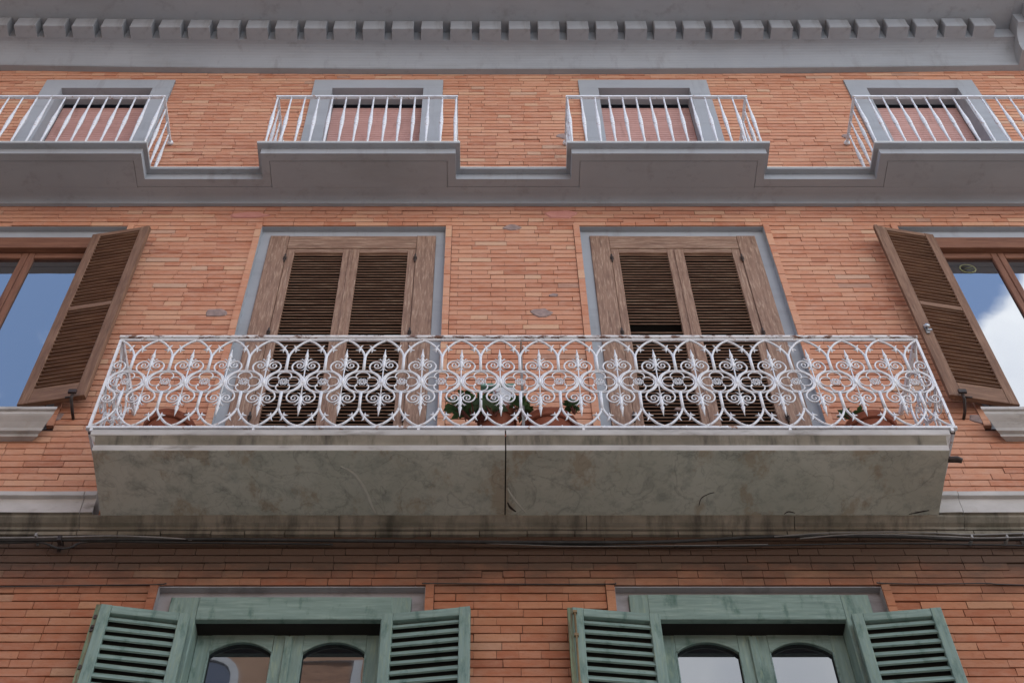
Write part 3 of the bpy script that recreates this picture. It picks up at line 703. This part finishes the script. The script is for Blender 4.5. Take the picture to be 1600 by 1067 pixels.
# ------------------------------------------------------------ cast iron railing
RX0, RX1, RY, RZ0, RZ1 = -2.405, 2.848, -.614, 8.660, 9.600
NM = 21; w = (RX1-RX0)/NM; VS = (RZ1-RZ0)/2/1.84   # metres per vertical unit
ZC = (RZ0+RZ1)/2
def q3(u, v, y=0.): return (u*w, y, v*VS)
def arc_pts(cx, cy, rx, ry, n=20, a0=0, a1=360): return [q3(cx+rx*math.cos(R(a0+(a1-a0)*i/n)), cy+ry*math.sin(R(a0+(a1-a0)*i/n))) for i in range(n+1)]
def panel_mesh():
    m = MB()
    m.tube(arc_pts(0, 0, .445, .46, 28), .0068, 6, False)
    for a in (0, 90, 180, 270):
        cx, cy = .225*math.cos(R(a)), .225*math.sin(R(a))
        m.tube(arc_pts(cx, cy, .175, .185, 14, a-128, a+128), .0046, 5)
    m.tube(arc_pts(0, 0, .045, .045, 10), .0034, 5, False)
    for i in range(8):
        a = R(22.5+45*i); m.tube(arc_pts(.105*math.cos(a), .105*math.sin(a), .032, .032, 8), .0028, 4, False)
    for s in (1, -1):
        m.tube([q3(0, .46*s), q3(0, .8*s), q3(0, 1.13*s)], [.0115, .0100, .0100], 6)
        for t in (1, -1):
            A = smooth([q3(0, 1.06*s), q3(.045*t, 1.24*s), q3(.12*t, 1.41*s), q3(.22*t, 1.57*s), q3(.35*t, 1.72*s), q3(.5*t, 1.815*s)], 3)
            m.tube(A, .0078, 6)
            m.tube([q3(.13*t, 1.42*s), q3(.19*t, 1.38*s), q3(.27*t, 1.39*s)], [.0095, .0070, .001], 5)
            m.tube([q3(.13*t, 1.42*s), q3(.165*t, 1.34*s), q3(.16*t, 1.26*s)], [.008, .005, .001], 5)
            m.tube([q3(.15*t, 1.46*s), q3(.12*t, 1.56*s), q3(.08*t, 1.61*s)], [.008, .005, .001], 5)
            # scroll sweeping from the neighbouring spear (at u = t*.5)
            C = [(.028, 0), (.036, .13), (.095, .27), (.20, .375), (.305, .47), (.355, .62), (.325, .76), (.24, .855), (.14, .85), (.065, .77), (.06, .66), (.12, .585), (.20, .60), (.235, .68), (.205, .755), (.15, .75), (.13, .69), (.16, .655)]
            nC = len(C)
            pts = smooth([q3(t*.5-t*u, v*s) for u, v in C], 3)
            rr = [.0068-.0030*i/len(pts) for i in range(len(pts))]
            m.tube(pts, rr, 5)
        m.lathe(q3(0, 1.84*s), [(.001, -.011), (.006, -.006), (.008, 0), (.006, .006), (.001, .011)], 6)
    return m
def spear_mesh():
    m = MB(); m.tube([q3(0, -.66), q3(0, .66)], .0045, 6)
    m.lathe(q3(0, 0), [(.001, -.03), (.010, -.025), (.012, 0), (.010, .025), (.001, .03)], 8)
    for s in (1, -1):
        prof = [(.0045, .56), (.007, .62), (.010, .70), (.0125, .78), (.0085, .86), (.0095, .91), (.0135, .95), (.007, .985), (.0055, 1.03), (.013, 1.065), (.013, 1.085), (.0075, 1.2), (.0015, 1.42)]
        pr = [(r, v*VS*s) for r, v in prof]
        m.lathe((0, 0, 0), pr, 8)
        m.box(-.075*w, .075*w, -.006, .006, (.655 if s > 0 else -.69)*VS, (.69 if s > 0 else -.655)*VS)
        for t in (1, -1):
            m.tube([q3(0, .60*s), q3(.05*t, .50*s), q3(.11*t, .46*s)], [.005, .0035, .001], 5)
            m.tube([q3(.02*t, .86*s), q3(.10*t, .95*s), q3(.16*t, .96*s)], [.006, .004, .001], 5)
            m.tube([q3(.02*t, .80*s), q3(.07*t, .92*s), q3(.12*t, 1.01*s)], [.005, .003, .001], 5)
        m.lathe(q3(0, 1.82*s), [(.001, -.011), (.007, -.006), (.009, 0), (.007, .006), (.001, .011)], 6)
    return m
m = MB()
m.bevbox(RX0-.012, RX1+.012, RY-.020, RY+.020, RZ1+.012, RZ1+.034, .004)
m.mi = 1
m.box(RX0-.006, RX1+.006, RY-.006, RY+.006, RZ1-.006, RZ1+.0115)
m.bevbox(RX0-.016, RX1+.016, RY-.010, RY+.014, RZ0-.022, RZ0-.001, .003)
for x in (RX0, RX1):
    m.box(x-.008, x+.008, RY-.008, RY+.008, RZ0-.0005, RZ1-.0065)
    m.box(x-.012, x+.012, RY+.021, .02, RZ1-.006, RZ1+.034); m.box(x-.008, x+.008, RY+.0125, .02, RZ0-.022, RZ0-.001)
for i in (0, 4, 8, 12, 17, 21):
    x = RX0+i*w; x = min(max(x, RX0+.02), RX1-.02); m.box(x-.008, x+.008, RY-.008, RY+.008, 8.612, RZ0-.0225)
xs_, _z = at(817, 560, -.5); rail = m.build('balcony_railing', [M['ironrail'], M['ironpaint']], house)
m = MB(); m.box(.228, .246, RY+.075, RY+.083, 8.617, RZ1-.02); m.tube([(.237, RY+.08, RZ1-.03), (.237, RY+.012, RZ1-.003)], .006, 6); m.build('stay_bar', M['cable_pale'], rail)
MB().box(RX0, RX1, RY+.016, RY+.024, 8.6165, RZ0-.0225).build('gap_shade_strip', M['iron'], rail)  # added dark strip, stands in for the shaded gap under the bottom rail
pm = panel_mesh().build('scroll_panel', M['ironpaint'], rail); pm.location = (RX0+w*.5, RY, ZC)
for i in range(1, NM): o = dup(pm, rail); o.location = (RX0+w*(i+.5)+random.uniform(-.0015, .0015), RY+random.uniform(-.002, .002), ZC+random.uniform(-.001, .001)); o.rotation_euler = (0, R(random.uniform(-.5, .5)), R(random.uniform(-1.2, 1.2)))
sm = spear_mesh().build('spear_bar', M['ironpaint'], rail); sm.location = (RX0+w, RY, ZC)
for i in range(2, NM): o = dup(sm, rail); o.location = (RX0+w*i, RY, ZC+random.uniform(-.003, .003)); o.rotation_euler = (0, R(random.uniform(-.8, .8)), R(random.uniform(-4, 4)))
for x in (RX0, RX1):
    for j in range(2):
        sc = .58/2/w
        o = dup(pm, rail); o.location = (x, RY+.01+.29*(j+.5), ZC); o.rotation_euler.z = R(90); o.scale.x = sc
    o = dup(sm, rail); o.location = (x, RY+.30, ZC); o.rotation_euler.z = R(90)

# ============================================================ THINGS ON THE BALCONY
def pot(x, y, rr, h, label):
    e = tag(empty('flower_pot', (x, y, 8.617)), label, 'flower pot', 'terracotta pots on the long balcony')
    m = MB(); m.lathe((0, 0, .012), [(rr*.66, 0), (rr*.72, .01), (rr*.80, h*.4), (rr*.88, h*.78), (rr*.89, h*.80)], 28); m.build('pot_body', M['terracotta'], e)
    m = MB(); m.lathe((0, 0, .012), [(rr*.90, h*.80), (rr*.98, h*.80), (rr, h*.82), (rr*1.0, h*.90), (rr*1.03, h*.92), (rr*1.03, h), (rr*.93, h), (rr*.90, h*.94)], 28, caps=False)
    m.build('pot_rim', M['terracotta'], e)
    m = MB(); m.lathe((0, 0, 0), [(rr*.75, 0), (rr*.95, .004), (rr*1.0, .03), (rr*.96, .03), (rr*.9, .0115)], 24); m.build('saucer', M['terracotta'], e)
    m = MB(); m.lathe((0, 0, .012), [(rr*.89, h*.86), (rr*.5, h*.9), (.001, h*.92)], 20, caps=False); m.build('soil', M['dark'], e)
    return e
pot(-1.985, -.395, .165, .285, 'terracotta flower pot at the left end of the long balcony')
pot(.405, -.385, .185, .285, 'wide terracotta flower pot right of the leafy plants, between the two doors')
pot(2.42, -.395, .17, .265, 'terracotta flower pot at the right end of the long balcony beside the drain spout')
pot(.075, -.41, .125, .40, 'tall narrow terracotta pot behind dark leafy plants near the middle of the balcony')
def leafy(x, y, z, label, n, spread, ln, mat, up=.5, name='potted_plant', seed=1, wd=.25, group='plants on the long balcony'):
    rd = random.Random(seed); e = tag(empty(name, (x, y, z)), label, 'plant', group)
    m = MB(); st = MB()
    for c_ in range(n):
        cx, cy, cz = rd.gauss(0, spread), rd.gauss(0, spread*.45), abs(rd.gauss(0, spread*.55))+.01
        st.tube([(cx*.3, cy*.3, -.05), (cx*.7, cy*.7, cz*.5), (cx, cy, cz)], [.005, .004, .003], 5)
        for k_ in range(14):
            a = k_*2.4+rd.random(); el = rd.uniform(-.2, 1.2)*up+.15; l_ = ln*rd.uniform(.6, 1.1)
            d = Vector((math.cos(a)*math.cos(el), math.sin(a)*math.cos(el), math.sin(el))); sd_ = Vector((-math.sin(a), math.cos(a), 0))*l_*wd
            b0_ = Vector((cx, cy, cz)); mid = b0_+d*l_*.55; tip = b0_+d*l_+Vector((0, 0, -.15*l_)); nn = d.cross(sd_).normalized()*l_*.07
            m.add([b0_, mid+sd_+nn, mid-sd_+nn, tip, mid-nn], [(0, 1, 4), (0, 4, 2), (1, 3, 4), (4, 3, 2)], True)
    st.build('stem', M['twig'], e); m.build('foliage', mat, e); return e
zp = 8.617+.30
leafy(-.06, -.50, zp+.01, 'dark green leafy plant near the middle of the balcony, left of the wide pot', 20, .10, .075, M['leaf'], seed=3)
leafy(.05, -.555, zp-.01, 'pale green rosette succulent in front of the dark leafy plant', 7, .045, .06, M['leaf_pale'], up=.9, seed=5, wd=.34)
leafy(.21, -.51, zp+.03, 'low dark plant leaning on the left rim of the wide pot', 7, .05, .06, M['leaf'], seed=8)
leafy(.56, -.54, zp+.03, 'small bushy green sprig hanging over the right rim of the wide pot', 6, .028, .06, M['leaf'], up=.9, seed=11, wd=.2)
leafy(-1.90, -.36, zp+.0, 'green plant in the pot at the left end of the balcony', 7, .06, .07, M['leaf'], seed=13)
leafy(2.32, -.50, zp-.02, 'small green plant in the pot at the right end of the balcony', 3, .035, .06, M['leaf'], seed=17)
e = tag(empty('twiggy_shrub', (-.02, -.50, zp+.05)), 'bare reddish twigs with small buds rising left of the middle plants', 'plant', 'plants on the long balcony')
rd = random.Random(4); m = MB(); bd = MB()
for i in range(6):
    a = rd.uniform(-.9, 1.3); P = [Vector((i*.03-.10, 0, -.1))]
    for j in range(6):
        P.append(P[-1]+Vector((math.sin(a)*.035, rd.uniform(-.01, .01), .055*math.cos(a*.6)))); a += rd.uniform(-.35, .35)
        if j > 1: q = P[-1]+Vector((rd.uniform(-.04, .04), 0, .02)); m.tube([P[-1], q], [.002, .001], 4); bd.lathe(q, [(.001, -.008), (.006, 0), (.001, .01)], 5)
    m.tube(P, [.004-.0005*j for j in range(7)], 5)
m.build('twig', M['twig'], e); bd.build('bud', M['bud'], e)
e = tag(empty('plastic_packet', (.10, -.42, 8.99)), 'white packet with a green top sticking up from the tall narrow pot in the middle', 'packet')
m = MB(); m.bevbox(-.05, .09, -.03, .03, .0, .32, .012); m.build('packet_body', M['whitebag'], e)
m = MB(); m.bevbox(-.13, .095, -.033, .031, .321, .352, .006); m.build('packet_band', M['greenbag'], e)

# ============================================================ CABLES
def cable(name, pts, r, mat, label, cat='cable', clips=None, group=None):
    e = MB().tube(smooth(pts, 5), r, 6).build(name, mat); tag(e, label, cat, group)
    if clips:
        for (x, z_) in clips:
            MB().box(x-.006, x+.006, pts[0][1]-.02, .012, z_-.014, z_+.014).build('cable_clip', M['cable_pale'], e)
    return e
def zl(px, py, y=-.05): a, b = at(px, py, y); return (a, y, b)
cable('cable', [zl(-220, 841, -.065), zl(0, 840, -.065), zl(80, 839, -.065), zl(180, 837, -.065), zl(260, 840, -.06), zl(300, 843, -.05)], .0055, M['cable_pale'], 'pale cable running along the ledge at the left, upper one of its bundle', clips=[(at(57, 838, -.065)[0], at(57, 838, -.065)[1])])
cable('cable', [zl(-220, 845, -.05), zl(0, 844, -.05), zl(300, 842, -.05), zl(600, 845, -.05), zl(1000, 847, -.05), zl(1200, 838, -.05), zl(1400, 838, -.05), zl(1520, 842, -.05), zl(1800, 838, -.05)], .011, M['cable_black'], 'thick black cable running the whole width under the balcony',
      clips=[(at(x, y, -.05)[0], at(x, y, -.05)[1]) for x, y in ((1518, 841), (1573, 841), (1600, 838))])
cable('cable', [zl(-220, 849, -.04), zl(0, 848, -.04), zl(62, 847, -.04), zl(90, 856, -.04), zl(110, 855, -.04), zl(140, 846, -.04), zl(260, 847, -.04), zl(520, 850, -.03)], .0065, M['cable_black'], 'black cable dipping round the iron bracket at the left')
cable('cable', [zl(640, 845, -.03), zl(850, 850, -.03), zl(1100, 853, -.03), zl(1350, 849, -.03), zl(1500, 850, -.03), zl(1800, 856, -.03)], .0055, M['cable_black'], 'thin black cable sagging below the thick one at the right')
cable('cable', [zl(1210, 838, -.06), zl(1300, 832, -.065), zl(1420, 831, -.065), zl(1520, 835, -.065), zl(1600, 833, -.065), zl(1800, 828, -.065)], .0045, M['cable_pale'], 'pale cable at the right, topmost of the bundle beside the stone ledge')
cable('cable', [zl(1250, 841, -.055), zl(1350, 834, -.062), zl(1480, 838, -.062), zl(1560, 840, -.062), zl(1800, 833, -.062)], .0045, M['cable_pale'], 'pale cable at the right, just under the topmost pale one')
cable('cable', [zl(560, 842, -.045), zl(800, 850, -.045), zl(900, 853, -.045), zl(1050, 852, -.045), zl(1200, 850, -.045)], .0022, M['cable_pale'], 'very thin pale wire sagging below the middle of the balcony')
cable('wire', [zl(-200, 917, -.012), zl(0, 916, -.012), zl(130, 914, -.012), zl(238, 913, -.014), zl(260, 911, -.03)], .004, M['cable_black'], 'thin black wire on the bricks left of the left green window', 'wire')
cable('wire', [zl(660, 911, -.03), zl(678, 911, -.014), zl(800, 912, -.012), zl(945, 912, -.014), zl(962, 911, -.03)], .004, M['cable_black'], 'thin black wire on the bricks between the two green windows', 'wire')
cable('wire', [zl(1370, 910, -.03), zl(1385, 911, -.014), zl(1450, 912, -.012), zl(1540, 911, -.012), zl(1578, 913, -.012), zl(1800, 918, -.012)], .004, M['cable_black'], 'thin black wire on the bricks right of the right green window', 'wire')
bx_, bz_ = at(94, 850, -.03); e = MB(); e.box(bx_-.012, bx_+.012, -.075, .012, bz_-.01, bz_+.03); e.box(bx_-.008, bx_+.010, -.03, -.012, bz_-.05, bz_-.0105); e.tube([(bx_-.02, -.03, bz_-.03), (bx_+.03, -.035, bz_-.035)], .007, 6)
tag(e.build('cable_bracket', M['iron']), 'small black iron bracket carrying the cables at the left of the brick wall', 'bracket')

# ============================================================ STREET AND HOUSES OPPOSITE (seen in the panes)
gnd = MB(); gnd.add([(-80, -60, 0), (80, -60, 0), (80, 20, 0), (-80, 20, 0)], [(0, 1, 2, 3)]); tag(gnd.build('street', M['street']), kind='structure')
def opposite(x0, x1, H, label, wins):
    e = tag(empty('opposite_house', ((x0+x1)/2, -13, 0)), label, 'building'); ox = (x0+x1)/2
    MB().box(x0-ox, x1-ox, -8, 0, 0, H).build('wall', M['render_brown'], e)
    MB().box(x0-.4-ox, x1+.4-ox, -8.2, .5, H+.001, H+.3).build('roof', M['plaster'], e)
    for (cx, cz, arched) in wins:
        m = MB(); n = 12; rw, rh = .62, 1.1
        def outline(r, h0, h1): return [(cx-ox-r, h0), (cx-ox+r, h0)]+[(cx-ox+r*math.cos(math.pi*i/n), h1+(r*.8 if arched else .01)*math.sin(math.pi*i/n)) for i in range(n+1)]
        A = outline(rw+.18, cz-rh-.1, cz+rh); B = outline(rw, cz-rh, cz+rh); k_ = len(A)
        m.add([(x, .06, z_) for x, z_ in A]+[(x, .06, z_) for x, z_ in B]+[(x, .0, z_) for x, z_ in A]+[(x, -.0, z_) for x, z_ in B],
              [(j, (j+1) % k_, k_+(j+1) % k_, k_+j) for j in range(k_)]+[(j, (j+1) % k_, 2*k_+(j+1) % k_, 2*k_+j) for j in range(k_)]+[(k_+j, k_+(j+1) % k_, 3*k_+(j+1) % k_, 3*k_+j) for j in range(k_)])
        f_ = m.build('window', M['plaster'], e)
        g = MB(); g.add([(x, .012, z_) for x, z_ in B], [tuple(range(k_))]); g.build('pane' if arched or H < 12 else 'shutter', M['glass_old'] if arched or H < 12 else M['shut_h'], f_)
opposite(-26, -1.9, 22, 'tall brown rendered house across the street, reflected in the left green window', [(-5.1, 18.5, True), (-7.9, 18.5, True), (-3.0, 18.9, False), (-4.75, 12.6, True), (-7.6, 12.6, True), (-4.75, 8, False), (-7.6, 8, False)])
opposite(-1.2, 24, 9, 'low brown rendered house across the street, behind the camera', [(2, 6, False), (5, 6, False), (8, 6, False)])
